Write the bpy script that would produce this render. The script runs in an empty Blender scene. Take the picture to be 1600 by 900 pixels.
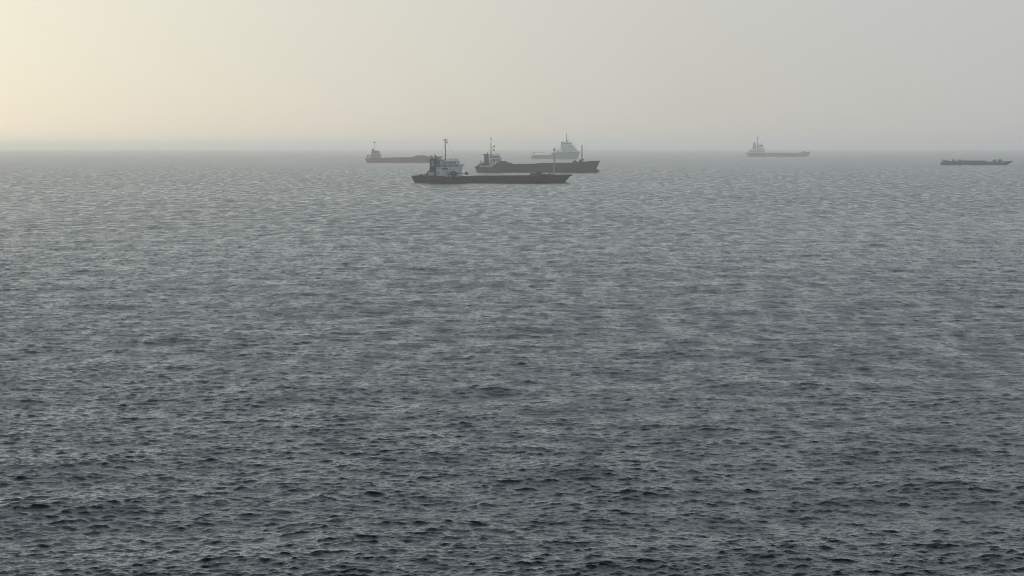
import bpy, bmesh, math, random
import numpy as np
from mathutils import Vector, Matrix

random.seed(7)
C = bpy.context.scene.collection
S = bpy.context.scene

# ------------------------------------------------------------------ camera
CAM_H = 21.0
F = 3111.0                      # focal length in pixels of a 1600 px wide frame (70 mm on 36 mm)
PITCH = math.atan(221.0 / F)
cd = bpy.data.cameras.new('camera')
cd.lens = 70; cd.sensor_width = 36; cd.clip_start = 0.5; cd.clip_end = 60000
cam = bpy.data.objects.new('camera', cd); C.objects.link(cam)
cam.location = (0, 0, CAM_H)
cam.rotation_euler = (math.pi / 2 - PITCH, math.radians(0.0), 0)
S.camera = cam

# ------------------------------------------------------------------ light and sky
SUN_AZ = math.radians(-34)      # left of the view axis (+Y), in front of the camera
SUN_EL = math.radians(10)
sun_dir = Vector((math.sin(SUN_AZ) * math.cos(SUN_EL), math.cos(SUN_AZ) * math.cos(SUN_EL), math.sin(SUN_EL)))
ld = bpy.data.lights.new('sun', 'SUN'); ld.energy = 0.75; ld.angle = math.radians(115); ld.color = (1, 0.98, 0.95)
sun = bpy.data.objects.new('sun', ld); C.objects.link(sun)
sun.rotation_euler = sun_dir.to_track_quat('Z', 'Y').to_euler()

S.view_settings.view_transform = 'Standard'
S.view_settings.look = 'None'
S.view_settings.exposure = 0.0
S.view_settings.gamma = 1.0
S.view_settings.use_curve_mapping = False

W = bpy.data.worlds.new('World'); S.world = W; W.use_nodes = True
nt = W.node_tree; nt.nodes.clear()
def N(t, **k):
    n = nt.nodes.new(t)
    for a, b in k.items(): setattr(n, a, b)
    return n
def link(a, b): nt.links.new(a, b)
out = N('ShaderNodeOutputWorld')
sky = N('ShaderNodeTexSky', sky_type='NISHITA', sun_disc=False)
sky.sun_elevation = SUN_EL; sky.sun_rotation = SUN_AZ
sky.air_density = 1.0; sky.dust_density = 0.6; sky.ozone_density = 1.0
bg_sky = N('ShaderNodeBackground'); bg_sky.inputs['Strength'].default_value = 0.05
link(sky.outputs[0], bg_sky.inputs[0])
# overcast veil: bright low band, darker overhead, brighter and warmer round the hidden sun
tc = N('ShaderNodeTexCoord')
sep = N('ShaderNodeSeparateXYZ'); link(tc.outputs['Generated'], sep.inputs[0])
rampz = N('ShaderNodeValToRGB'); link(sep.outputs['Z'], rampz.inputs[0])
cr = rampz.color_ramp
stops = [(0.0, (.40, .414, .425)), (0.03, (.43, .442, .452)), (0.075, (.46, .468, .475)), (0.14, (.31, .37, .395)), (0.30, (.36, .45, .49)), (0.46, (.31, .415, .475)), (0.72, (.06, .115, .155)), (1.0, (.012, .034, .055))]
while len(cr.elements) < len(stops): cr.elements.new(0.5)
for e, (p, c) in zip(cr.elements, stops): e.position = p; e.color = (*c, 1)
dotn = N('ShaderNodeVectorMath', operation='DOT_PRODUCT')
link(tc.outputs['Generated'], dotn.inputs[0]); dotn.inputs[1].default_value = sun_dir
mx = N('ShaderNodeMath', operation='MAXIMUM'); link(dotn.outputs['Value'], mx.inputs[0]); mx.inputs[1].default_value = 0
pw = N('ShaderNodeMath', operation='POWER'); link(mx.outputs[0], pw.inputs[0]); pw.inputs[1].default_value = 7
glow = N('ShaderNodeMix', data_type='RGBA'); glow.blend_type = 'MIX'
glow.inputs[6].default_value = (0, 0, 0, 1); glow.inputs[7].default_value = (.505, .445, .25, 1)
low = N('ShaderNodeMapRange'); low.interpolation_type = 'SMOOTHSTEP'
low.inputs[1].default_value = .06; low.inputs[2].default_value = .22; low.inputs[3].default_value = 1; low.inputs[4].default_value = .10
link(sep.outputs['Z'], low.inputs[0])
lm_ = N('ShaderNodeMath', operation='MULTIPLY'); link(pw.outputs[0], lm_.inputs[0]); link(low.outputs[0], lm_.inputs[1])
link(lm_.outputs[0], glow.inputs[0])
add = N('ShaderNodeMix', data_type='RGBA'); add.blend_type = 'ADD'; add.clamp_result = False
add.inputs[0].default_value = 1
# very soft unevenness in the cloud veil
nz = N('ShaderNodeTexNoise'); nz.inputs['Scale'].default_value = 4.5; nz.inputs['Detail'].default_value = 4
link(tc.outputs['Generated'], nz.inputs['Vector'])
mr = N('ShaderNodeMapRange'); mr.inputs[3].default_value = 0.93; mr.inputs[4].default_value = 1.07
link(nz.outputs['Fac'], mr.inputs[0])
vm = N('ShaderNodeVectorMath', operation='SCALE'); link(rampz.outputs[0], vm.inputs[0]); link(mr.outputs[0], vm.inputs['Scale'])
link(vm.outputs[0], add.inputs[6]); link(glow.outputs[2], add.inputs[7])
bg_veil = N('ShaderNodeBackground'); bg_veil.inputs['Strength'].default_value = 1.19
link(add.outputs[2], bg_veil.inputs[0])
ad = N('ShaderNodeMixShader'); ad.inputs[0].default_value = .84; link(bg_sky.outputs[0], ad.inputs[1]); link(bg_veil.outputs[0], ad.inputs[2])
link(ad.outputs[0], out.inputs['Surface'])

S.render.engine = 'CYCLES'
S.cycles.volume_bounces = 6
S.cycles.max_bounces = 8
S.cycles.use_denoising = True
S.cycles.filter_width = 0.9
S.cycles.denoiser = 'OPENIMAGEDENOISE'
S.cycles.denoising_input_passes = 'RGB_ALBEDO_NORMAL'
S.cycles.use_adaptive_sampling = False

HAZE_DENSITY = 2.05e-4
HAZE_COLOR = (1.0, 1.0, 1.0)

# ------------------------------------------------------------------ materials
def mat_paint(name, col, rough=0.55, var=0.18, rust=0.0, scale=0.6, metal=0.0):
    m = bpy.data.materials.new(name); m.use_nodes = True
    t = m.node_tree; b = t.nodes['Principled BSDF']
    b.inputs['Roughness'].default_value = rough; b.inputs['Metallic'].default_value = metal
    tc = t.nodes.new('ShaderNodeTexCoord')
    mp = t.nodes.new('ShaderNodeMapping'); mp.inputs['Scale'].default_value = (1, 1, 0.35)
    t.links.new(tc.outputs['Object'], mp.inputs[0])
    n = t.nodes.new('ShaderNodeTexNoise'); n.inputs['Scale'].default_value = scale; n.inputs['Detail'].default_value = 6
    t.links.new(mp.outputs[0], n.inputs['Vector'])
    r = t.nodes.new('ShaderNodeMapRange'); r.inputs[1].default_value = .3; r.inputs[2].default_value = .7
    r.inputs[3].default_value = 1 - var; r.inputs[4].default_value = 1 + var
    t.links.new(n.outputs['Fac'], r.inputs[0])
    v = t.nodes.new('ShaderNodeVectorMath'); v.operation = 'SCALE'; v.inputs[0].default_value = col
    t.links.new(r.outputs[0], v.inputs['Scale'])
    last = v.outputs[0]
    if rust > 0:
        n2 = t.nodes.new('ShaderNodeTexNoise'); n2.inputs['Scale'].default_value = scale * 2.3; n2.inputs['Detail'].default_value = 8
        mp2 = t.nodes.new('ShaderNodeMapping'); mp2.inputs['Scale'].default_value = (1.6, 1, 0.2); mp2.inputs['Location'].default_value = (3.1, 7, 1)
        t.links.new(tc.outputs['Object'], mp2.inputs[0]); t.links.new(mp2.outputs[0], n2.inputs['Vector'])
        r2 = t.nodes.new('ShaderNodeMapRange'); r2.inputs[1].default_value = .56; r2.inputs[2].default_value = .72
        r2.inputs[3].default_value = 0; r2.inputs[4].default_value = rust
        t.links.new(n2.outputs['Fac'], r2.inputs[0])
        mxx = t.nodes.new('ShaderNodeMix'); mxx.data_type = 'RGBA'
        t.links.new(r2.outputs[0], mxx.inputs[0]); t.links.new(last, mxx.inputs[6]); mxx.inputs[7].default_value = (.13, .05, .025, 1)
        last = mxx.outputs[2]
    t.links.new(last, b.inputs['Base Color'])
    return m

M = {
    'black': mat_paint('black_hull_paint', (.014, .014, .017), .6, .3, .25),
    'dark': mat_paint('dark_grey_hull_paint', (.030, .031, .030), .6, .25, .35),
    'redhull': mat_paint('red_oxide_hull_paint', (.30, .085, .07), .6, .25, .3),
    'hazepale': mat_paint('haze_lightened_house_paint', (.80, .80, .79), .6, .1, .05),  # far ships' upperworks, lightened in colour to stand in for distance haze
    'hazegreyhull': mat_paint('haze_lightened_grey_green_hull', (.25, .26, .25), .6, .2, .15),  # hull of the faintest ship, extra haze fading put into the colour
    'hazebluegrey': mat_paint('haze_lightened_blue_grey_hull', (.24, .26, .27), .6, .2, .1),  # supply vessel hull, colour raised to imitate fading in the haze
    'purple': mat_paint('weathered_barge_paint', (.030, .027, .033), .7, .25, .3),
    'deck': mat_paint('green_grey_deck_paint', (.07, .085, .07), .8, .25, .3),
    'olive': mat_paint('olive_drab_paint', (.10, .105, .07), .7, .25, .2),
    'white': mat_paint('weathered_white_paint', (.80, .80, .78), .5, .12, .18),
    'pale': mat_paint('pale_grey_paint', (.40, .42, .45), .5, .12, .1),
    'cream': mat_paint('cream_paint', (.60, .57, .42), .5, .12, .15),
    'navy': mat_paint('navy_blue_funnel_paint', (.012, .016, .050), .5, .15, .05),
    'letter': mat_paint('pale_blue_letter_paint', (.55, .62, .75), .5, .05),
    'soot': mat_paint('sooty_exhaust_steel', (.02, .02, .022), .6, .3, .1),
    'funnelgrey': mat_paint('dark_grey_funnel_paint', (.05, .05, .045), .6, .2, .1),
    'steel': mat_paint('grey_painted_steel', (.30, .30, .29), .5, .15, .1),
    'machine': mat_paint('dark_deck_machinery_paint', (.04, .042, .045), .6, .3, .3),
    'cargo': mat_paint('brown_tarpaulin_cargo', (.06, .05, .052), .9, .3, 0, 1.2),
    'orange': mat_paint('orange_boat_paint', (.45, .12, .03), .5, .1, 0),
}
g = bpy.data.materials.new('dark_window_glass'); g.use_nodes = True
gb = g.node_tree.nodes['Principled BSDF']; gb.inputs['Base Color'].default_value = (.012, .016, .018, 1)
gb.inputs['Roughness'].default_value = .12; M['glass'] = g

# ------------------------------------------------------------------ water: one displaced sheet
def ocean_tile(n, L, wind, wdir, lmin, lmax, seed, spread=2, slope=0.1):
    """height and horizontal displacement of a periodic patch, scaled to a given rms slope"""
    rng = np.random.default_rng(seed)
    k1 = np.fft.fftfreq(n, L / n) * 2 * np.pi
    kx, ky = np.meshgrid(k1, k1, indexing='xy')
    k = np.hypot(kx, ky); k[0, 0] = 1e-6
    Lw = wind ** 2 / 9.81
    c = (kx * math.cos(wdir) + ky * math.sin(wdir)) / k
    P = np.exp(-1 / (k * Lw) ** 2) / k ** 4 * (np.abs(c) ** spread * .86 + .14)
    P *= 1 / (1 + np.exp((2 * np.pi / lmax - k) / (.12 * 2 * np.pi / lmax)))
    P *= 1 / (1 + np.exp((k - 2 * np.pi / lmin) / (.12 * 2 * np.pi / lmin)))
    P[0, 0] = 0
    H = np.sqrt(P) * (rng.normal(size=(n, n)) + 1j * rng.normal(size=(n, n)))
    h = np.fft.ifft2(H).real
    sx = np.fft.ifft2(1j * kx * H).real; sy = np.fft.ifft2(1j * ky * H).real
    sc = slope / math.sqrt((sx ** 2 + sy ** 2).mean())
    dx = np.fft.ifft2(1j * kx / k * H).real; dy = np.fft.ifft2(1j * ky / k * H).real
    return np.stack([dx * sc, dy * sc, h * sc], -1).astype(np.float32)

def sample(tile, L, x, y):
    n = tile.shape[0]
    u = (x / L * n) % n; v = (y / L * n) % n
    i = np.floor(u).astype(np.int32) % n; j = np.floor(v).astype(np.int32) % n
    fu = (u - np.floor(u))[..., None].astype(np.float32); fv = (v - np.floor(v))[..., None].astype(np.float32)
    i1 = (i + 1) % n; j1 = (j + 1) % n
    a = tile[j, i] * (1 - fu) + tile[j, i1] * fu
    b = tile[j1, i] * (1 - fu) + tile[j1, i1] * fu
    return a * (1 - fv) + b * fv

WDIR = math.radians(-78)        # the waves run roughly towards the camera
tiles = [  # tile, size, half distance at which its waves are finer than the mesh, choppiness
    (ocean_tile(512, 523.0, 7.0, WDIR, 9.0, 120, 3, 2, .038), 523.0, 2500., 1.1),
    (ocean_tile(512, 171.0, 7.0, WDIR + .25, 1.8, 9.0, 5, 2, .060), 171.0, 2000., 1.2),
    (ocean_tile(1024, 97.0, 7.0, WDIR - .15, 0.35, 1.8, 8, 2.5, .220), 97.0, 1200., 1.15),
    (ocean_tile(1024, 31.7, 7.0, WDIR + .1, 0.14, 0.35, 9, 1.2, .16), 31.7, 350., 1.1),
]
def build_water():
    rows = list(np.geomspace(1.5, 62, 40))
    r = 62.0
    while r < 13000:
        rows.append(r)
        r += min(16, max(.075, .075 * (r / 97) ** 1.55))
    rows.append(13200.)
    rows = np.array(rows)
    dense = np.linspace(-17.5, 17.5, 1150)
    side = [17.5]; st = .035
    while side[-1] + st < 180: side.append(side[-1] + st); st = min(st * 1.06, 3.0)
    side = np.array(side[1:])
    ang = np.radians(np.concatenate([-side[::-1], dense, side]))
    R, A = np.meshgrid(rows, ang, indexing='ij')
    X = R * np.sin(A); Y = R * np.cos(A)
    # break up the regular pattern by gently warping the lookup position
    P = np.zeros(X.shape + (3,), np.float32)
    ca, sa = math.cos(.37), math.sin(.37)
    gust = (0.5 + 0.5 * np.sin(X * .0131 + 1.3 * np.sin(Y * .0077)) * np.sin(Y * .0103 + 2.1 + 1.1 * np.sin(X * .009))).astype(np.float32)
    gust = .66 + .62 * gust
    lost = np.full(X.shape, .03 ** 2, np.float32); SL = (0, .060, .210, .16)
    for q, (t, L, half, chop) in enumerate(tiles):
        xx, yy = (X, Y) if q % 2 == 0 else (X * ca - Y * sa, X * sa + Y * ca)
        d = sample(t, L, xx, yy)
        if q % 2:
            d = np.stack([d[..., 0] * ca + d[..., 1] * sa, -d[..., 0] * sa + d[..., 1] * ca, d[..., 2]], -1)
        fade = (1 / (1 + (R / half) ** 3)).astype(np.float32)
        if q >= 2: fade = fade * gust
        if q >= 1: lost += SL[q] ** 2 * np.maximum(0, 1 - fade ** 2)
        P[..., 0] += d[..., 0] * chop * fade
        P[..., 1] += d[..., 1] * chop * fade
        P[..., 2] += d[..., 2] * fade
    P[..., 0] += X; P[..., 1] += Y
    nr, na = X.shape
    verts = P.reshape(-1, 3)
    idx = np.arange(nr * na, dtype=np.int32).reshape(nr, na)
    idc = np.concatenate([idx, idx[:, :1]], 1)
    q = np.stack([idc[:-1, :-1], idc[:-1, 1:], idc[1:, 1:], idc[1:, :-1]], -1).reshape(-1, 4)[:, ::-1]
    me = bpy.data.meshes.new('water')
    me.vertices.add(len(verts)); me.vertices.foreach_set('co', verts.ravel())
    nf = len(q)
    me.loops.add(nf * 4); me.loops.foreach_set('vertex_index', q.ravel())
    me.polygons.add(nf)
    me.polygons.foreach_set('loop_start', np.arange(0, nf * 4, 4, dtype=np.int32))
    me.polygons.foreach_set('loop_total', np.full(nf, 4, np.int32))
    me.polygons.foreach_set('use_smooth', np.ones(nf, bool))
    me.update()
    # waves too fine for the mesh at that distance become roughness of the surface
    at_ = me.attributes.new('ripple', 'FLOAT', 'POINT'); at_.data.foreach_set('value', np.sqrt(lost).astype(np.float32).ravel())
    o = bpy.data.objects.new('water', me); C.objects.link(o)
    o['kind'] = 'structure'
    m = bpy.data.materials.new('sea_water'); m.use_nodes = True
    t = m.node_tree; b = t.nodes['Principled BSDF']
    b.inputs['Base Color'].default_value = (.003, .014, .023, 1)
    b.inputs['IOR'].default_value = 1.333
    def node(ty, **k):
        n = t.nodes.new(ty)
        for a_, b_ in k.items(): setattr(n, a_, b_)
        return n
    L = t.links.new
    geo = node('ShaderNodeNewGeometry')
    at2 = node('ShaderNodeAttribute'); at2.attribute_name = 'ripple'
    def noise(scale, sx, det, rough=.55):
        mp = node('ShaderNodeMapping'); mp.inputs['Scale'].default_value = (sx, 1.0, 1.0); mp.inputs['Rotation'].default_value = (0, 0, .12)
        L(geo.outputs['Position'], mp.inputs[0])
        n = node('ShaderNodeTexNoise'); n.inputs['Scale'].default_value = scale; n.inputs['Detail'].default_value = det; n.inputs['Roughness'].default_value = rough
        L(mp.outputs[0], n.inputs['Vector']); return n
    def math_(op, a_, b_=None, clamp=False):
        n = node('ShaderNodeMath', operation=op, use_clamp=clamp)
        for k_, v_ in ((0, a_), (1, b_)):
            if v_ is None: continue
            if isinstance(v_, (int, float)): n.inputs[k_].default_value = v_
            else: L(v_, n.inputs[k_])
        return n.outputs[0]
    # patches where the breeze roughens the surface more or less
    pa = noise(.22, 1.1, 5, .75)
    pr_ = node('ShaderNodeMapRange'); pr_.inputs[1].default_value = .36; pr_.inputs[2].default_value = .64
    pr_.inputs[3].default_value = .35; pr_.inputs[4].default_value = 1.6
    L(pa.outputs['Fac'], pr_.inputs[0])
    # wind streaks running with the breeze
    ps = noise(.06, 4.5, 6, .75)
    pq = node('ShaderNodeMapRange'); pq.inputs[1].default_value = .38; pq.inputs[2].default_value = .62
    pq.inputs[3].default_value = .35; pq.inputs[4].default_value = 1.65
    L(ps.outputs['Fac'], pq.inputs[0])
    amp = math_('MULTIPLY', math_('MULTIPLY', at2.outputs['Fac'], pr_.outputs[0]), pq.outputs[0])
    rg = math_('SQRT', math_('MULTIPLY', amp, .46))
    L(math_('MAXIMUM', math_('MINIMUM', rg, .62), .1), b.inputs['Roughness'])
    # slopes of the fine chop
    w1 = noise(.9, .5, 4, .6)
    sub = node('ShaderNodeVectorMath', operation='SUBTRACT'); L(w1.outputs['Color'], sub.inputs[0]); sub.inputs[1].default_value = (.5, .5, .5)
    mul = node('ShaderNodeVectorMath', operation='MULTIPLY'); L(sub.outputs[0], mul.inputs[0]); mul.inputs[1].default_value = (1.0, 1.9, 0)
    sc_ = node('ShaderNodeVectorMath', operation='SCALE'); L(mul.outputs[0], sc_.inputs[0]); L(amp, sc_.inputs['Scale'])
    n1 = noise(1.5, .6, 4, .62)
    ridge = math_('SUBTRACT', 1.0, math_('ABSOLUTE', math_('SUBTRACT', math_('MULTIPLY', n1.outputs['Fac'], 4.0), 2.0)))
    bp = node('ShaderNodeBump'); bp.inputs['Strength'].default_value = 1.0; bp.inputs['Distance'].default_value = .035
    L(ridge, bp.inputs['Height'])
    an = node('ShaderNodeVectorMath', operation='ADD'); L(bp.outputs[0], an.inputs[0]); L(sc_.outputs[0], an.inputs[1])
    nn = node('ShaderNodeVectorMath', operation='NORMALIZE'); L(an.outputs[0], nn.inputs[0])
    L(nn.outputs[0], b.inputs['Normal'])
    me.materials.append(m)
    return o
water = build_water()

# ------------------------------------------------------------------ mesh helpers
def new_obj(name, bm, mat, parent=None, smooth=False, label=None):
    bmesh.ops.recalc_face_normals(bm, faces=bm.faces)
    me = bpy.data.meshes.new(name); bm.to_mesh(me); bm.free()
    if isinstance(mat, str): mat = M[mat]
    me.materials.append(mat)
    if smooth:
        for p in me.polygons: p.use_smooth = True
    o = bpy.data.objects.new(name, me); C.objects.link(o)
    if parent is not None: o.parent = parent
    if label: o['label'] = label
    return o

def b_prism(bm, pts, ya, yb):
    """side outline (x, z) extruded across the beam from ya to yb"""
    a = [bm.verts.new((x, ya, z)) for x, z in pts]; b = [bm.verts.new((x, yb, z)) for x, z in pts]
    n = len(pts)
    bm.faces.new(a); bm.faces.new(b[::-1])
    for i in range(n): bm.faces.new((a[i], b[i], b[(i + 1) % n], a[(i + 1) % n]))
def b_box(bm, x0, x1, y0, y1, z0, z1):
    b_prism(bm, [(x0, z0), (x1, z0), (x1, z1), (x0, z1)], y0, y1)
def b_tube(bm, pts, radii, seg=8):
    pts = [Vector(p) for p in pts]
    if not hasattr(radii, '__len__'): radii = [radii] * len(pts)
    rings = []
    for i, p in enumerate(pts):
        d = (pts[min(i + 1, len(pts) - 1)] - pts[max(i - 1, 0)]).normalized()
        u = d.orthogonal().normalized() if i == 0 else (rings_u - d * rings_u.dot(d)).normalized()
        rings_u = u; v = d.cross(u)
        rings.append([bm.verts.new(p + (u * math.cos(2 * math.pi * k / seg) + v * math.sin(2 * math.pi * k / seg)) * radii[i]) for k in range(seg)])
    for a, b in zip(rings, rings[1:]):
        for k in range(seg): bm.faces.new((a[k], a[(k + 1) % seg], b[(k + 1) % seg], b[k]))
    bm.faces.new(rings[0][::-1]); bm.faces.new(rings[-1])
def b_ball(bm, c, rx, ry, rz, seg=14):
    m = Matrix.Translation(Vector(c)) @ Matrix.Diagonal((rx, ry, rz, 1))
    bmesh.ops.create_uvsphere(bm, u_segments=seg, v_segments=seg // 2 + 2, radius=1, matrix=m)

def at(px, py):
    """point of the sea plane seen at that place of the 1600x900 photograph (used once, to survey each ship)"""
    d = Vector(((px - 800) / F, 1.0, -(py - 450) / F))
    c, s_ = math.cos(-PITCH), math.sin(-PITCH)
    d = Vector((d.x, d.y * c - d.z * s_, d.y * s_ + d.z * c))
    t = CAM_H / -d.z
    return Vector((0, 0, CAM_H)) + d * t

class Ship:
    def __init__(self, name, label, category, x0, x1, w0, w1, yaw, beam, group=None):
        self.xc = (x0 + x1) / 2; self.x0, self.x1, self.w0, self.w1 = x0, x1, w0, w1
        p = at(self.xc, (w0 + w1) / 2)
        self.s = math.hypot(p.y, CAM_H) / F; self.cy = math.cos(math.radians(yaw)); self.beam = beam
        e = bpy.data.objects.new(name, None); C.objects.link(e)
        e.empty_display_size = 3
        e.location = (p.x, p.y, 0); e.rotation_euler = (0, 0, math.radians(-yaw))
        e['label'] = label; e['category'] = category
        if group: e['group'] = group
        self.e = e
    def X(self, px): return (px - self.xc) * self.s / self.cy
    def Z(self, py, px):
        w = self.w0 + (self.w1 - self.w0) * (px - self.x0) / (self.x1 - self.x0)
        return (w - py) * self.s
    def P(self, px, py): return (self.X(px), self.Z(py, px))
    def prof(self, name, pts, ya, yb, mat, parent=None, bevel=0, label=None):
        bm = bmesh.new(); b_prism(bm, [self.P(*p) for p in pts], ya, yb)
        if bevel: bmesh.ops.bevel(bm, geom=list(bm.edges), offset=bevel, segments=2, affect='EDGES')
        return new_obj(name, bm, mat, parent or self.e, label=label)
    def box(self, name, xa, xb, yt, yb_, ya, yb, mat, parent=None, bevel=.08, label=None):
        return self.prof(name, [(xa, yb_), (xb, yb_), (xb, yt), (xa, yt)], ya, yb, mat, parent, bevel, label)
    def pole(self, name, pts, radii, mat, y=0.0, parent=None, extra=None):
        bm = bmesh.new()
        b_tube(bm, [(self.X(a), y, self.Z(b, a)) for a, b in pts], radii)
        if extra: extra(bm)
        return new_obj(name, bm, mat, parent or self.e, smooth=False)
    def hull(self, sheer, stern, bow, mat, keel=-1.6, bulwark=.85, transom=.8, full=.72, label=None):
        """sheer: (px, py) points along the top; stern / bow: (top px, waterline px)"""
        s = self; sx = [s.X(a) for a, b in sheer]; sz = [s.Z(b, a) for a, b in sheer]
        st, sw = s.X(stern[0]), s.X(stern[1]); bt, bw = s.X(bow[0]), s.X(bow[1])
        base = np.linspace(0, 1, 46)
        us = set(np.round(base, 4).tolist())
        for a in sx: us.add(round(min(1, max(0, (a - st) / (bt - st))), 4))
        us = sorted(us)
        B = s.beam / 2
        bm = bmesh.new(); secs = []
        for u in us:
            xt = st + (bt - st) * u
            zt = float(np.interp(xt, sx, sz))
            sec = []
            for v, zf in ((0, keel), (.25, keel * .45), (.5, 0.0), (.62, .25), (.75, .5), (.88, .75), (1, 1.0)):
                z = zf if v <= .5 else zt * zf
                f = max(0., z / max(sz[-1], .1)); f = min(f, 1)
                xs = sw + (st - sw) * (f ** .8); xb = bw + (bt - bw) * (f ** 1.1)
                if z < 0: xs = sw + 1.5 * z / keel; xb = bw - 1.0 * z / keel
                x = xs + (xb - xs) * u
                # half breadth
                fs = min(1, u / .16); aft = transom + (1 - transom) * math.sin(fs * math.pi / 2)
                if z < 0: aft *= 1 - .35 * (1 - fs) * (z / keel)
                ff = max(0, (u - full) / (1 - full)); flare = .55 + .45 * f
                fore = max(0.0, 1 - ff ** (1.4 + 1.6 * flare * f)) ** (.9 - .35 * f)
                bil = 1 if z >= 0 else (1 - .06 * z / keel if v > .1 else .8)
                sec.append((x, B * aft * fore * bil, z))
            x, hb, z = sec[-1]
            ins = min(.18, hb * .5)
            sec.append((x, max(hb - ins, 0.01), z)); sec.append((x, max(hb - ins, 0.01), z - bulwark)); sec.append((x, 0.0, z - bulwark + .05))
            secs.append(sec)
        cols = []
        for sec in secs:
            a = [bm.verts.new((x, -max(y, 0), z)) for x, y, z in sec]
            b = [bm.verts.new((x, max(y, 0), z)) for x, y, z in sec]
            cols.append((a, b))
        for (a0, b0), (a1, b1) in zip(cols, cols[1:]):
            for k in range(len(a0) - 1):
                bm.faces.new((a0[k], a1[k], a1[k + 1], a0[k + 1])); bm.faces.new((b0[k], b0[k + 1], b1[k + 1], b1[k]))
            bm.faces.new((a0[0], b0[0], b1[0], a1[0]))
        for a, b in (cols[0], cols[-1]):
            for k in range(len(a) - 1): bm.faces.new((a[k], a[k + 1], b[k + 1], b[k]))
        bmesh.ops.remove_doubles(bm, verts=bm.verts, dist=.004)
        return new_obj('hull', bm, mat, self.e, label=label)
    def rail(self, pts, y, h=1.05, posts=None, mat='pale', parent=None, name='railing'):
        """railing along pts [(px, py of the deck)], at beam offset y"""
        bm = bmesh.new(); P = [Vector((self.X(a), y, self.Z(b, a))) for a, b in pts]
        for lv in (1, .5): 
            for p, q in zip(P, P[1:]): b_tube(bm, [p + Vector((0, 0, h * lv)), q + Vector((0, 0, h * lv))], .035, 5)
        for p, q in zip(P, P[1:]):
            n = max(1, int((q - p).length / 1.6))
            for i in range(n + 1):
                c = p.lerp(q, i / n); b_tube(bm, [c, c + Vector((0, 0, h))], .035, 5)
        return new_obj(name, bm, mat, parent or self.e)
    def windows(self, xs, yt, yb_, w, y, parent, name='window'):
        for a in xs:
            bm = bmesh.new(); xa, xb = self.X(a), self.X(a + w)
            b_box(bm, xa, xb, y - .04, y + .06, self.Z(yb_, a), self.Z(yt, a))
            new_obj(name, bm, 'glass', parent)
    def front_windows(self, px, yt, yb_, ys, w, parent):
        for y in ys:
            bm = bmesh.new(); x = self.X(px)
            b_box(bm, x - .06, x + .04, y - w / 2, y + w / 2, self.Z(yb_, px), self.Z(yt, px))
            new_obj('window', bm, 'glass', parent)
    def winch(self, xa, xb, yt, yb_, y, w, mat='machine', name='winch'):
        """drum between two cheek plates on a bed"""
        x0, x1 = self.X(xa), self.X(xb); z0, z1 = self.Z(yb_, xa), self.Z(yt, xa)
        bm = bmesh.new(); r = min((z1 - z0) * .42, (x1 - x0) * .45); cx = (x0 + x1) / 2; cz = z1 - r
        b_tube(bm, [(cx, y - w / 2, cz), (cx, y + w / 2, cz)], r * .8, 14)
        for yy in (-w / 2, -w / 6, w / 2 - .12): b_tube(bm, [(cx, y + yy, cz), (cx, y + yy + .12, cz)], r, 14)
        b_box(bm, x0, x1, y - w / 2, y + w / 2, z0, z0 + (z1 - z0) * .25)
        b_box(bm, x0, x0 + (x1 - x0) * .25, y - w * .4, y + w * .1, z0 + (z1 - z0) * .25, z0 + (z1 - z0) * .7)
        return new_obj(name, bm, mat, self.e)

def bars(name, segs, r, mat, parent):
    bm = bmesh.new()
    for a, b in segs: b_tube(bm, [a, b], r, 6)
    return new_obj(name, bm, mat, parent)

def lifeboat(ship, xa, xb, yt, yb_, y, mat='orange', davits=True):
    x0, x1 = ship.X(xa), ship.X(xb); z0, z1 = ship.Z(yb_, xa), ship.Z(yt, xa)
    bm = bmesh.new(); b_ball(bm, ((x0 + x1) / 2, y, z0 + (z1 - z0) * .45), (x1 - x0) / 2, 1.1, (z1 - z0) * .45, 16)
    b_box(bm, x0 + (x1 - x0) * .3, x0 + (x1 - x0) * .55, y - .5, y + .5, z0 + (z1 - z0) * .7, z1)
    lb = new_obj('lifeboat', bm, mat, ship.e, smooth=False)
    if davits:
        for f in (.2, .8):
            x = x0 + (x1 - x0) * f
            bars('davit', [((x, y + 1.6, z0 - .6), (x, y + 1.3, z1 + .5)), ((x, y + 1.3, z1 + .5), (x, y, z1 + .5)), ((x, y, z1 + .5), (x, y, z1 - .4))], .12, 'steel', lb)
    return lb

# ------------------------------------------------------------------ ship 1: near coaster with the navy funnel
s = Ship('cargo_ship', 'nearest long black cargo ship, low in the water, with navy funnel marked S', 'cargo ship', 650, 881, 284.9, 286.8, 10, 14)
s.hull([(644.5, 273.6), (698, 274.0), (699, 275.3), (760, 275.6), (828, 275.3), (846, 274.6), (893, 273.2)], (644.5, 650.5), (893, 881), 'black')
bm = bmesh.new(); b_ball(bm, (s.X(884), 0, -.35), 3.2, 1.1, .8); new_obj('bulbous_bow', bm, 'black', s.e, True)
co = s.prof('hatch_coaming', [(737, 277), (828, 277), (828, 274.9), (737, 274.9)], -5.2, 5.2, 'dark')
for i in range(9):
    a = 737.6 + i * 10.05
    s.box('hatch_cover', a, a + 9.7, 274.25, 274.88, -5.4, 5.4, 'machine', co, .03)
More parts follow.
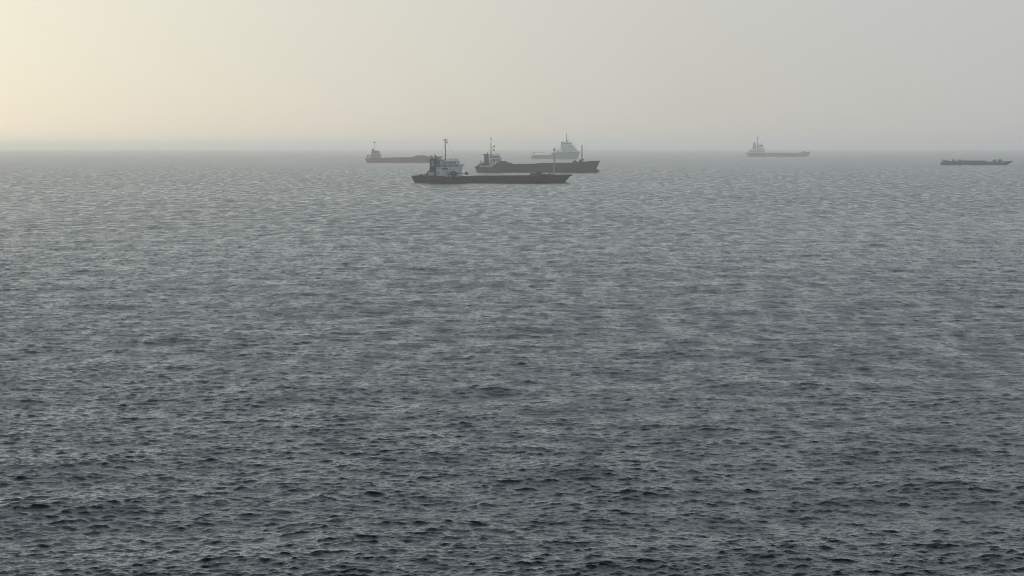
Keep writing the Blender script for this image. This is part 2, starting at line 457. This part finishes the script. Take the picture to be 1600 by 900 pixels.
# accommodation
ac = s.prof('accommodation_block', [(684.5, 276), (684.5, 261), (695, 261), (695, 257.3), (720.5, 257.3), (719.5, 263), (718, 267), (718, 276)], -5.6, 5.6, 'white', bevel=.06)
s.windows([686.3, 689.6], 262.6, 264.1, 1.1, -5.6, ac)
s.windows([696.2], 258.2, 260.4, 4.2, -5.6, ac, 'side_opening'); s.windows([693.0], 261.8, 264.4, 9.6, -5.6, ac, 'side_opening')
s.windows([705.2, 709.2, 713.2], 259.3, 260.9, 1.2, -5.6, ac); s.windows([706.2, 711.2], 263.3, 264.7, 1.2, -5.6, ac)
s.windows([689.5, 697.0, 704.0], 267.5, 269.0, 1.2, -5.6, ac)
bm = bmesh.new(); b_box(bm, s.X(686.4), s.X(688.7), -5.66, -5.57, s.Z(273.6, 687), s.Z(267.6, 687)); new_obj('door', bm, 'steel', ac)
s.front_windows(718.0, 268.5, 270.2, [-3.6, -1.2, 1.2, 3.6], .8, ac)
s.box('deck_edge', 684, 722.5, 256.7, 257.5, -7.0, 7.0, 'pale', ac, .03)
wh = s.prof('wheelhouse', [(695.3, 256.6), (695.3, 251.6), (714.6, 251.6), (716.8, 256.6)], -4.6, 4.6, 'white', bevel=.05)
s.windows([696.4 + 2.75 * i for i in range(7)], 253.1, 255.2, 2.1, -4.6, wh)
s.front_windows(715.9, 253.1, 255.2, [-3.4, -1.7, 0, 1.7, 3.4], 1.3, wh)
s.box('roof', 694.6, 716.6, 250.9, 251.5, -5.0, 5.0, 'pale', wh, .03)
s.rail([(696, 250.9), (716, 250.9)], -4.9, 1.0, parent=wh); s.rail([(696, 250.9), (716, 250.9)], 4.9, 1.0, parent=wh)
s.rail([(695, 256.7), (722.2, 256.7)], -6.9, 1.1, parent=ac)
s.rail([(684.6, 261), (695, 261)], -5.5, 1.0, parent=ac)
# open shelter aft of the wheelhouse
sh = s.box('shelter_house', 689.2, 694.2, 249.6, 261, -3.2, 3.2, 'cream')
s.box('awning_roof', 686.6, 695.2, 248.3, 249.4, -4.4, 4.4, 'cream', sh, .03)
for y in (-4.2, 4.2): bars('awning_post', [((s.X(687), y, s.Z(261, 687)), (s.X(687), y, s.Z(249, 687)))], .1, 'cream', sh)
# main mast
zc = lambda py: s.Z(py, 695.5)
mx_ = s.X(695.6)
def ex(bm):
    b_tube(bm, [(mx_, -1.6, s.Z(242.2, 695)), (mx_, 1.6, s.Z(242.2, 695))], .08)
    b_box(bm, mx_, mx_ + .8, -.5, .5, s.Z(242.4, 695), s.Z(241.9, 695))
ms = s.pole('mast', [(695.6, 251), (695.6, 228), (695.6, 217.5)], [.36, .30, .17], 'steel', extra=ex)
bm = bmesh.new(); b_prism(bm, [(mx_ - .5, zc(219.4)), (mx_ + .5, zc(219.4)), (mx_ + 1.25, zc(218.1)), (mx_ + 1.25, zc(217.6)), (mx_ - 1.25, zc(217.6)), (mx_ - 1.25, zc(218.1))], -.9, .9); new_obj('crows_nest', bm, 'steel', ms)
s.pole('aerial', [(695.4, 217.6), (695.4, 214.4)], .06, 'steel', parent=ms)
bm = bmesh.new(); b_box(bm, s.X(697.9), s.X(699.2), -.4, .4, zc(223.4), zc(220.8)); b_tube(bm, [(mx_, 0, zc(223)), (s.X(698.3), 0, zc(222.4))], .07); new_obj('signal_lamp', bm, 'machine', ms)
bars('stay_wire', [((mx_, 0, zc(219)), (s.X(716), y, zc(251))) for y in (-3, 3)] + [((mx_, 0, zc(219)), (s.X(687), y, zc(248.3))) for y in (-3, 3)], .025, 'steel', ms)
# gear on the wheelhouse roof
for px, py, hh in ((700.5, 246.8, .09), (709.0, 247.8, .08), (714.8, 245.2, .06)):
    s.pole('aerial', [(px, 251), (px, py)], hh, 'steel', y=random.uniform(-2, 2), parent=wh)
def radar(ship, px, py, base, y, w, parent):
    p = ship.pole('radar', [(px, base), (px, py)], .14, 'steel', y=y, parent=parent)
    bm = bmesh.new(); x = ship.X(px); z = ship.Z(py, px); b_box(bm, x - w / 2, x + w / 2, y - .15, y + .15, z, z + .28); b_box(bm, x - .3, x + .3, y - .3, y + .3, z - .35, z - .02)
    new_obj('scanner', bm, 'white', p)
radar(s, 705.3, 248.1, 251, -1, 2.4, wh); radar(s, 711.2, 249, 251, 1.2, 1.6, wh)
bm = bmesh.new(); b_ball(bm, (s.X(702.8), 1.4, s.Z(249.4, 702)), .5, .5, .5); new_obj('satellite_dome', bm, 'white', wh, True)
# funnel
fu = s.prof('funnel', [(670.2, 272.5), (672.4, 262), (672.2, 248.2), (686.9, 248.2), (686.9, 260), (684.4, 260.8), (684.4, 272.5)], -2.3, 2.3, 'navy', bevel=.12)
s.box('funnel_rim', 671.8, 687.2, 247.5, 248.4, -2.45, 2.45, 'soot', fu, .05)
s.pole('exhaust_pipe', [(681.2, 248.4), (681.2, 244.6), (680.4, 242.6), (679.0, 241.2)], [.42, .42, .36, .28], 'soot', y=-.6, parent=fu)
s.pole('exhaust_pipe', [(674.8, 248.4), (674.6, 246.4), (673.4, 245.0)], [.3, .3, .24], 'soot', y=.3, parent=fu)
s.pole('exhaust_pipe', [(684.6, 248.4), (684.6, 245.6), (683.8, 244.8)], [.28, .28, .22], 'soot', y=.8, parent=fu)
tcu = bpy.data.curves.new('letter', 'FONT'); tcu.body = 'S'; tcu.size = 3.75; tcu.extrude = .04; tcu.offset = .05; tcu.align_x = 'CENTER'
to = bpy.data.objects.new('letter_source', tcu); C.objects.link(to)
bpy.context.view_layer.update()
lm = bpy.data.meshes.new_from_object(to.evaluated_get(bpy.context.evaluated_depsgraph_get()))
bpy.data.objects.remove(to); lm.name = 'letter'
lm.materials.clear(); lm.materials.append(M['letter'])
lo = bpy.data.objects.new('letter', lm); C.objects.link(lo); lo.parent = fu
lo.rotation_euler = (math.pi / 2, 0, 0); lo.location = (s.X(676.8), -2.36, s.Z(258.2, 677))
# aft deck gear
s.box('deck_locker', 671, 680.5, 268.6, 274.5, -5.2, -2.6, 'cream', bevel=.06)
s.box('deck_locker', 665.3, 669.6, 270.6, 274.5, -4.4, -2.4, 'machine', bevel=.06)
s.box('engine_casing', 668.5, 684.4, 266.8, 276, -2.4, 3.4, 'olive', bevel=.06)
s.winch(657, 663, 271.2, 275, -2.8, 3.0)
s.winch(652, 656, 272.2, 275, 1.5, 2.6)
s.rail([(646, 273.6), (683, 273.8)], -5.9, .9, mat='steel')
bars('flagstaff', [((s.X(646.5), 0, s.Z(275, 646)), (s.X(645.6), 0, s.Z(266.5, 646)))], .05, 'steel', s.e)
# crane stowed forward beside the house
cr_ = bmesh.new(); cx, cz = s.X(711.5), s.Z(275, 711)
b_tube(cr_, [(cx, -6.0, s.Z(277, 711)), (cx, -6.0, s.Z(270.5, 711))], [1.0, .85], 16)
b_ball(cr_, (cx, -6.0, s.Z(270.5, 711)), 2.6, .9, 1.35, 16)
crn = new_obj('deck_crane', cr_, 'machine', s.e)
bm = bmesh.new(); b_prism(bm, [s.P(713, 271.4), s.P(731, 270.8), s.P(731, 270.0), s.P(713, 269.4)], -6.3, -5.7); new_obj('boom', bm, 'machine', crn)
bm = bmesh.new(); b_prism(bm, [s.P(729.6, 272.2), s.P(733.8, 273.0), s.P(734.4, 271.2), s.P(732.4, 267.6), s.P(730.2, 268.2)], -6.5, -5.5); new_obj('hook_block', bm, 'machine', crn)
lifeboat(s, 700.6, 708.6, 266.6, 271.8, -6.6, 'pale')
# fore deck gear
dh = s.box('deck_store', 829.4, 842.5, 270.9, 276, -4, 4, 'olive', bevel=.06)
s.box('vent_box', 838.6, 844.6, 268.9, 270.85, -2, 1, 'machine', dh, .1)
s.winch(843.6, 846.6, 270.6, 275, -1, 3)
s.winch(847.5, 854, 271.6, 276, -2.6, 2.6, name='windlass'); s.winch(855, 862, 271.4, 276, -.6, 2.8, name='windlass')
s.box('breakwater', 846.5, 863.5, 273.0, 276, -4, 4, 'black', bevel=.05)
fm = s.pole('foremast', [(865.2, 276), (865.2, 250), (865.2, 231.5)], [.40, .34, .22], 'pale')
bm = bmesh.new(); x = s.X(865.2); b_box(bm, x - .32, x + .45, -.35, .35, s.Z(236, 865), s.Z(233.4, 865)); b_tube(bm, [(x, -1.2, s.Z(238, 865)), (x, 1.2, s.Z(238, 865))], .07); new_obj('mast_head_light', bm, 'machine', fm)
s.rail([(866, 273.9), (889, 273.3)], -1.5, .7, mat='steel')
bm = bmesh.new(); b_box(bm, s.X(872), s.X(874.6), -3.5, -3.1, s.Z(278, 873), s.Z(275.6, 873)); b_tube(bm, [(s.X(871.5), -3.4, s.Z(278.4, 873)), (s.X(875), -3.4, s.Z(278.4, 873))], .2); new_obj('anchor', bm, 'machine', s.e)
for a in (703, 721, 760, 790, 815): s.box('vent_head', a, a + 1.4, 273.2, 276, -6.2, -5.7, 'machine', bevel=.04)

# ------------------------------------------------------------------ ship 2: dark grey ship behind it
s = Ship('cargo_ship', 'dark grey cargo ship with raised bow and bare bulb, just behind the nearest ship', 'cargo ship', 746, 929, 268.6, 269.9, 5, 15)
s.hull([(740.5, 258.8), (742.5, 260.2), (768, 260.8), (772, 257.0), (832, 256.6), (834, 256.0), (895, 255.6), (897, 254.0), (937.3, 251.7)], (740.5, 746.5), (937.3, 929.2), 'dark', bulwark=.9)
bm = bmesh.new(); b_ball(bm, (s.X(931.5), 0, s.Z(267.6, 930)), 2.6, 1.2, 1.35); new_obj('bulbous_bow', bm, 'dark', s.e, True)
co = s.prof('hatch_coaming', [(795, 258), (893, 258), (893, 255.0), (838, 255.4), (836, 255.8), (795, 256.0)], -5.6, 5.6, 'dark')
for i in range(6): s.box('hatch_cover', 838.8 + i * 9.1, 847.4 + i * 9.1, 254.5, 255.1, -5.8, 5.8, 'machine', co, .03)
bm = bmesh.new(); pr = [(774, 258), (775.5, 253.0), (778, 251.6), (784, 251.0), (790, 251.5), (794.5, 253.8), (800, 254.2), (801, 258)]
b_prism(bm, [s.P(*p) for p in pr], -5.4, 5.4); new_obj('tarpaulin_covered_cargo', bm, 'funnelgrey', s.e)
ac = s.prof('accommodation_block', [(750.5, 262), (750.5, 257.4), (766, 257.4), (766, 248), (783, 248), (781, 252), (776, 255), (775, 262)], -5.8, 5.8, 'white', bevel=.06)
s.windows([752.5, 756, 759.6, 763.4], 258.6, 259.7, 1.0, -5.8, ac)
s.windows([768.2, 777.8], 249.6, 250.9, 1.1, -5.8, ac); s.windows([772.0], 248.9, 251.8, 1.9, -5.8, ac); s.windows([767.8, 771.0], 253.5, 254.8, 1.1, -5.8, ac)
s.box('boat_deck', 749.6, 766, 255.6, 257.3, -6.6, 6.6, 'funnelgrey', ac, .04)
for a in (753, 757.5, 762, 765.5): bars('deck_post', [((s.X(a), -6.3, s.Z(261.5, a)), (s.X(a), -6.3, s.Z(257, a)))], .12, 'steel', ac)
wh = s.prof('wheelhouse', [(765.6, 248), (765.6, 243.6), (780.4, 243.6), (781.6, 245), (782.6, 248)], -4.8, 4.8, 'white', bevel=.05)
s.windows([766.2 + 2.15 * i for i in range(7)], 244.3, 245.8, 1.75, -4.8, wh)
s.front_windows(781.4, 244.3, 245.8, [-3.4, -1.7, 0, 1.7, 3.4], 1.3, wh)
s.box('roof', 765.2, 781.8, 243.0, 243.5, -5.2, 5.2, 'funnelgrey', wh, .03)
s.rail([(766, 243), (781.5, 243)], -5.1, 1.0, mat='steel', parent=wh); s.rail([(781.5, 243), (783.6, 243)], -5.1, 1.0, mat='steel', parent=wh)
s.box('bridge_wing', 766, 783.8, 247.4, 248.2, -7.4, 7.4, 'white', ac, .03)
s.box('signal_house', 766.2, 771.2, 240.2, 243, -1.8, 1.8, 'white', wh, .05)
ms = s.pole('mast', [(767.3, 243), (767.3, 228), (767.3, 218), (767.3, 212.4)], [.42, .3, .22, .1], 'funnelgrey')
x = s.X(767.3)
bm = bmesh.new(); b_tube(bm, [(x, 0, s.Z(219, 767)), (x, 0, s.Z(216.8, 767)), (x, 0, s.Z(214, 767))], [.26, .42, .16]); new_obj('lantern_cluster', bm, 'soot', ms)
for yy, xx in ((230.2, 772.4), (236.0, 772)):
    sp = bars('spreader', [((x, 0, s.Z(yy, 767)), (s.X(xx), 0, s.Z(yy - .4, 767)))], .09, 'funnelgrey', ms)
    bm = bmesh.new(); b_box(bm, s.X(xx) - .65, s.X(xx) + .5, -.5, .5, s.Z(yy - .6, 767), s.Z(yy - 3.0, 767)); new_obj('radar', bm, 'funnelgrey', ms)
bars('stay_wire', [((x, 0, s.Z(219, 767)), (s.X(764), y, s.Z(243, 767))) for y in (-4, 4)], .03, 'steel', ms)
for px, py in ((774.5, 238.5), (776.2, 236.8), (779.0, 240), (781.3, 238.6)): s.pole('aerial', [(px, 243), (px, py)], .13, 'steel', y=random.uniform(-2, 2), parent=wh)
radar(s, 777.2, 240.8, 243, -1, 2.4, wh)
fu = s.prof('funnel', [(756.2, 257), (757.2, 249), (756.9, 241.6), (763.2, 241.0), (763.4, 249), (765, 257)], -2, 2, 'funnelgrey', bevel=.1)
s.prof('funnel_cowl', [(754.2, 241.2), (755.0, 240.3), (763.4, 240.6), (763.4, 242), (757, 242.4)], -1.9, 1.9, 'soot', fu, .04)
s.pole('exhaust_pipe', [(761.8, 241), (761.8, 239), (760.6, 237.8)], [.45, .45, .36], 'soot', parent=fu)
s.box('life_raft_rack', 750.6, 754.5, 252.4, 255.6, -5.8, -3.6, 'white', bevel=.1); s.box('deck_locker', 755, 757.4, 253.4, 255.6, -5.4, -3.6, 'machine')
s.box('provision_crane', 751.6, 753, 249.4, 252.4, -4.8, -4.0, 'steel')
s.winch(746.6, 750.4, 256.6, 262, -3, 3.4)
s.rail([(750, 255.6), (765, 255.6)], -6.5, 1.0, mat='steel', parent=ac)
s.winch(895, 901.5, 250.8, 257, -1.5, 4); s.winch(904.6, 908.4, 249.6, 256, -1.5, 3, name='windlass'); s.winch(909.8, 912.6, 248.8, 256, .5, 3, name='windlass')
s.box('breakwater', 894.4, 918, 253.0, 256, -4.4, 4.4, 'machine', bevel=.05)
fm = s.pole('foremast', [(908.9, 256), (908.9, 240), (908.9, 227)], [.5, .42, .36], 'funnelgrey')
bm = bmesh.new(); b_box(bm, s.X(908), s.X(909.8), -.8, .8, s.Z(231, 909), s.Z(230.4, 909)); new_obj('lamp_platform', bm, 'steel', fm)
s.rail([(919, 253.4), (934, 252.4)], -1.6, .8, mat='steel')
bm = bmesh.new(); b_box(bm, s.X(918), s.X(921), -4.2, -3.6, s.Z(258.5, 919), s.Z(255.6, 919)); new_obj('anchor', bm, 'machine', s.e)
bm = bmesh.new(); b_box(bm, s.X(864), s.X(880), -7.53, -7.46, s.Z(266.5, 870), s.Z(262.0, 870)); new_obj('rusty_hull_patch', bm, mat_paint('faded_red_patch', (.055, .035, .032), .7, .3, .5), s.e)

# ------------------------------------------------------------------ ship 3: red ship on the left
s = Ship('cargo_ship', 'faded red hulled cargo ship with pale stern house, leftmost in the haze', 'cargo ship', 573, 684, 253.8, 254.2, 3, 14)
s.hull([(570, 246.8), (594, 247.2), (597, 246.8), (640, 246.2), (646, 245.2), (649, 243.9), (664, 243.7), (670, 244.8), (692, 244.2)], (570, 574), (692, 685), 'redhull')
bm = bmesh.new(); b_prism(bm, [s.P(*p) for p in ((648, 246), (650, 243.0), (664, 242.9), (668, 245.5))], -5, 5); new_obj('forward_hatch', bm, 'olive', s.e)
s.prof('hatch_coaming', [(600, 248), (645, 248), (645, 245.6), (600, 246.2)], -5, 5, 'redhull')
ac = s.prof('accommodation_block', [(579.5, 248), (579.5, 241), (581, 239.2), (593.5, 239.2), (595.6, 243), (595.6, 248)], -5.6, 5.6, 'pale', bevel=.08)
s.windows([582, 585, 588, 591], 243, 244.1, 1.1, -5.6, ac)
wh = s.prof('wheelhouse', [(583.5, 239.2), (583.5, 236), (592.2, 235.4), (593.4, 239.2)], -4.6, 4.6, 'steel', bevel=.05)
s.windows([584.4, 586.6, 588.8, 591.0], 236.5, 237.8, 1.5, -4.6, wh)
fu = s.prof('funnel', [(580.8, 241), (581, 233.2), (584.2, 233.0), (585, 241)], -1.8, 1.8, 'funnelgrey', bevel=.1)
s.pole('exhaust_pipe', [(582, 233.4), (581.8, 231.6)], .35, 'soot', parent=fu)
ms = s.pole('mast', [(585.3, 239), (585.2, 230), (585.1, 220.5)], [.28, .16, .10], 'steel')
bm = bmesh.new(); b_box(bm, s.X(583.8), s.X(586.8), -.6, .6, s.Z(223.2, 585), s.Z(221.4, 585)); new_obj('mast_head_light', bm, 'machine', ms)
s.pole('aerial', [(587.6, 236), (587.6, 231.4)], .22, 'steel', parent=wh); radar(s, 590.2, 234, 235.6, 0, 2.4, wh)
s.winch(573.6, 577.6, 241.4, 247.8, -2, 4)
s.rail([(571, 246.9), (579, 247)], -5.6, 1, mat='pale')
fm = s.pole('foremast', [(661.2, 244), (661.2, 237.6)], .28, 'steel'); s.winch(671.5, 676.5, 242.8, 246, -1, 4, name='windlass')
# ------------------------------------------------------------------ ship 4: supply vessel
s = Ship('supply_vessel', 'haze-paled grey supply vessel with tall stepped bridge forward and low open stern deck', 'ship', 831, 903.5, 248.4, 248.4, 3, 15)
s.hull([(828, 245.2), (831, 243.2), (834, 242.4), (861, 242.0), (866, 238.6), (870, 237.8), (896, 237.4), (906.5, 236.6)], (828, 831), (906.5, 903.0), 'hazebluegrey', bulwark=1.1, full=.8)
bm = bmesh.new()
b_tube(bm, [(s.X(832.5), -5, s.Z(243, 832)), (s.X(833.5), -5, s.Z(239, 832)), (s.X(836), -5, s.Z(237.6, 832)), (s.X(849), -5, s.Z(238.2, 840))], .35)
b_tube(bm, [(s.X(832.5), 5, s.Z(243, 832)), (s.X(833.5), 5, s.Z(239, 832)), (s.X(836), 5, s.Z(237.6, 832)), (s.X(849), 5, s.Z(238.2, 840))], .35)
b_tube(bm, [(s.X(835), -5, s.Z(237.8, 832)), (s.X(835), 5, s.Z(237.8, 832))], .3)
new_obj('stern_gantry', bm, 'olive', s.e)
s.box('cargo_rail', 834, 861, 242.2, 243.6, -6.9, -6.5, 'olive')
s.box('towing_winch', 862, 867, 238.6, 244, -4, 4, 'machine')
ac = s.prof('accommodation_block', [(875, 239), (877.5, 232.6), (899, 232.2), (902, 234), (903, 238)], -6.2, 6.2, 'hazepale', bevel=.1)
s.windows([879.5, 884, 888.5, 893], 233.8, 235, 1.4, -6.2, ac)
a2 = s.prof('upper_deckhouse', [(876.8, 232.6), (877.5, 227.2), (895.4, 227.2), (898.4, 230.2), (899.4, 232.6)], -5.2, 5.2, 'hazepale', bevel=.1)
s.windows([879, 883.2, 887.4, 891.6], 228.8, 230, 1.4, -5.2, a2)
wh = s.prof('wheelhouse', [(879, 227.2), (879.6, 222.8), (890.6, 222.6), (892.8, 224.4), (894.2, 227.2)], -4.4, 4.4, 'hazepale', bevel=.08)
s.windows([880.6 + 2.6 * i for i in range(5)], 223.8, 225.4, 2.0, -4.4, wh)
for a in (-2.4, 2.4):
    f_ = s.prof('funnel', [(876.4, 232), (876.8, 221.6), (879.6, 221.2), (880.4, 232)], a - .9, a + .9, 'steel', bevel=.08)
ms = s.pole('mast', [(885.3, 223.5), (885.3, 217), (885.3, 208.2)], [2.0, .8, .45], 'funnelgrey')
for yy, hw in ((219.5, 2.6), (215.8, 1.8), (211.2, 1.9)):
    bm = bmesh.new(); x = s.X(885.3); b_box(bm, x - hw / 1.4, x + hw / 1.6, -hw, hw, s.Z(yy, 885), s.Z(yy - .55, 885)); new_obj('mast_platform', bm, 'funnelgrey', ms)
s.box('deck_platform', 871.8, 900.4, 231.8, 232.5, -6.6, 6.6, 'hazepale', ac, .04); s.box('deck_platform', 872.6, 898, 226.8, 227.4, -6.0, 6.0, 'hazepale', a2, .04)
s.box('wheelhouse_roof', 877.6, 894.6, 222.3, 222.9, -5.0, 5.0, 'hazepale', wh, .04)
lb = lifeboat(s, 868.2, 874.6, 233.8, 237.6, -6, 'hazepale')
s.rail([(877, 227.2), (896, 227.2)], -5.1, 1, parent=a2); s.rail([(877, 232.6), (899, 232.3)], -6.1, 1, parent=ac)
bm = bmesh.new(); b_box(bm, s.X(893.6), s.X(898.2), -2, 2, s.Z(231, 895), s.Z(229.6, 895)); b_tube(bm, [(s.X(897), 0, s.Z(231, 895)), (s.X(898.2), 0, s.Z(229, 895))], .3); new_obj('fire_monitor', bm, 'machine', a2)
s.pole('aerial', [(881, 222.8), (881, 218.6)], .25, 'hazepale', parent=wh); s.pole('aerial', [(889.8, 222.6), (889.8, 219.2)], .3, 'hazepale', parent=wh)
s.winch(899, 902.5, 235.2, 238.2, 0, 4, name='windlass')

# ------------------------------------------------------------------ ship 5: faintest ship
s = Ship('cargo_ship', 'faintest cargo ship in the haze, grey, with stern house and upturned bow', 'cargo ship', 1169, 1262, 244.6, 244.8, 4, 16)
s.hull([(1164.5, 237.8), (1168, 238.6), (1172, 239.4), (1200, 239.6), (1244, 240.4), (1250, 238.4), (1264, 237.6), (1266.8, 236.6)], (1164.5, 1169), (1266.8, 1262), 'hazegreyhull')
co = s.prof('hatch_coaming', [(1199, 241), (1241, 241), (1241, 239.4), (1199, 238.8)], -6, 6, 'hazegreyhull')
for i in range(4): s.box('hatch_cover', 1199.6 + i * 10.4, 1209.4 + i * 10.4, 238.3, 238.9, -6.2, 6.2, 'hazepale', co, .04)
ac = s.prof('accommodation_block', [(1169.4, 240), (1170, 234.6), (1194.4, 233.6), (1196, 240)], -6.4, 6.4, 'hazepale', bevel=.1)
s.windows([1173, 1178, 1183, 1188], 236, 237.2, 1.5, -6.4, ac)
a2 = s.prof('upper_deckhouse', [(1174.4, 234.4), (1176, 231.4), (1192.6, 230.6), (1194, 233.8)], -5.8, 5.8, 'hazepale', bevel=.1)
wh = s.prof('wheelhouse', [(1185.2, 230.8), (1184.8, 226), (1191.6, 225.4), (1193.2, 230.8)], -5, 5, 'hazepale', bevel=.1)
s.windows([1186, 1188.2, 1190.2], 226.6, 228.2, 1.6, -5, wh)
fu = s.prof('funnel', [(1176.4, 232), (1177.4, 222.4), (1180.2, 222.6), (1182.2, 232)], -2.4, 2.4, 'steel', bevel=.1)
s.pole('exhaust_pipe', [(1178.4, 222.8), (1178.2, 221)], .5, 'steel', parent=fu)
ms = s.pole('mast', [(1183.8, 231), (1183.8, 222), (1183.8, 213.4)], [1.3, .8, .4], 'steel')
bm = bmesh.new(); x = s.X(1183.8); b_box(bm, x - 1.6, x + 1.6, -1.4, 1.4, s.Z(216.6, 1184), s.Z(214.6, 1184)); new_obj('mast_head_light', bm, 'machine', ms)
s.pole('aerial', [(1188.2, 225.6), (1188.2, 219.6)], .35, 'hazepale', parent=wh)
s.pole('foremast', [(1262, 238), (1262.4, 233.6)], .3, 'hazepale'); s.winch(1254, 1258, 236, 239.4, 0, 5, name='windlass')
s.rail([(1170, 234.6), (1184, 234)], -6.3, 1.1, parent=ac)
s.box('deck_crane', 1226, 1228, 236.4, 240, -2, 2, 'hazepale')

# ------------------------------------------------------------------ ship 6: barge at the right
s = Ship('barge', 'low flat dark barge with posts and covered cargo, far right', 'barge', 1471.5, 1573, 257.6, 258.2, 3, 15)
s.hull([(1471, 253.4), (1500, 253.4), (1545, 253.8), (1570, 253.4), (1582.5, 251.8)], (1471, 1472), (1582.5, 1572.5), 'purple', transom=.95, full=.82, bulwark=.5)
bm = bmesh.new(); b_prism(bm, [s.P(*p) for p in ((1498.5, 254.6), (1499, 251.4), (1505, 250.6), (1530, 251.0), (1537, 250.8), (1541, 252.2), (1544, 254.8))], -5.6, 5.6); new_obj('covered_cargo', bm, 'cargo', s.e)
for i, (a, t_) in enumerate(((1474.6, 248.4), (1480.2, 248.8), (1490.2, 248.2), (1499.4, 248.4), (1553.4, 248.8), (1561.6, 248.6))):
    w_ = .9 if i < 4 else 1.4
    for y in (-6, 6):
        s.prof('bollard_post', [(a - w_ * 1.3, 254.4), (a + w_ * 1.3, 254.4), (a + w_ * .9, t_ + 2), (a + w_ * .5, t_ + .6), (a - w_ * .6, t_ + .6), (a - w_, t_ + 2)], y - .7, y + .7, 'purple', bevel=.05)
s.box('deck_cargo', 1482, 1497.6, 251.8, 254.6, -5, 5, 'cargo', bevel=.15)
s.box('deck_cargo', 1544.6, 1558, 252.8, 254.8, -5, 5, 'cargo', bevel=.15)
s.box('pump_house', 1473, 1479, 251.6, 254.4, -3, 3, 'purple', bevel=.1)
s.prof('raised_bow_ramp', [(1564, 254.4), (1565, 252.6), (1580, 251.9), (1579, 253.6)], -5, 5, 'purple')

# ------------------------------------------------------------------ haze
bm = bmesh.new(); b_box(bm, -14500, 14500, -14500, 14500, -4, 39)
hm = bpy.data.materials.new('haze'); hm.use_nodes = True
t = hm.node_tree; t.nodes.clear()
o_ = t.nodes.new('ShaderNodeOutputMaterial'); pv = t.nodes.new('ShaderNodeVolumePrincipled')
pv.inputs['Color'].default_value = (*HAZE_COLOR, 1); pv.inputs['Density'].default_value = HAZE_DENSITY
pv.inputs['Anisotropy'].default_value = .91
t.links.new(pv.outputs[0], o_.inputs['Volume'])
hz = new_obj('haze', bm, hm); hz['kind'] = 'stuff'
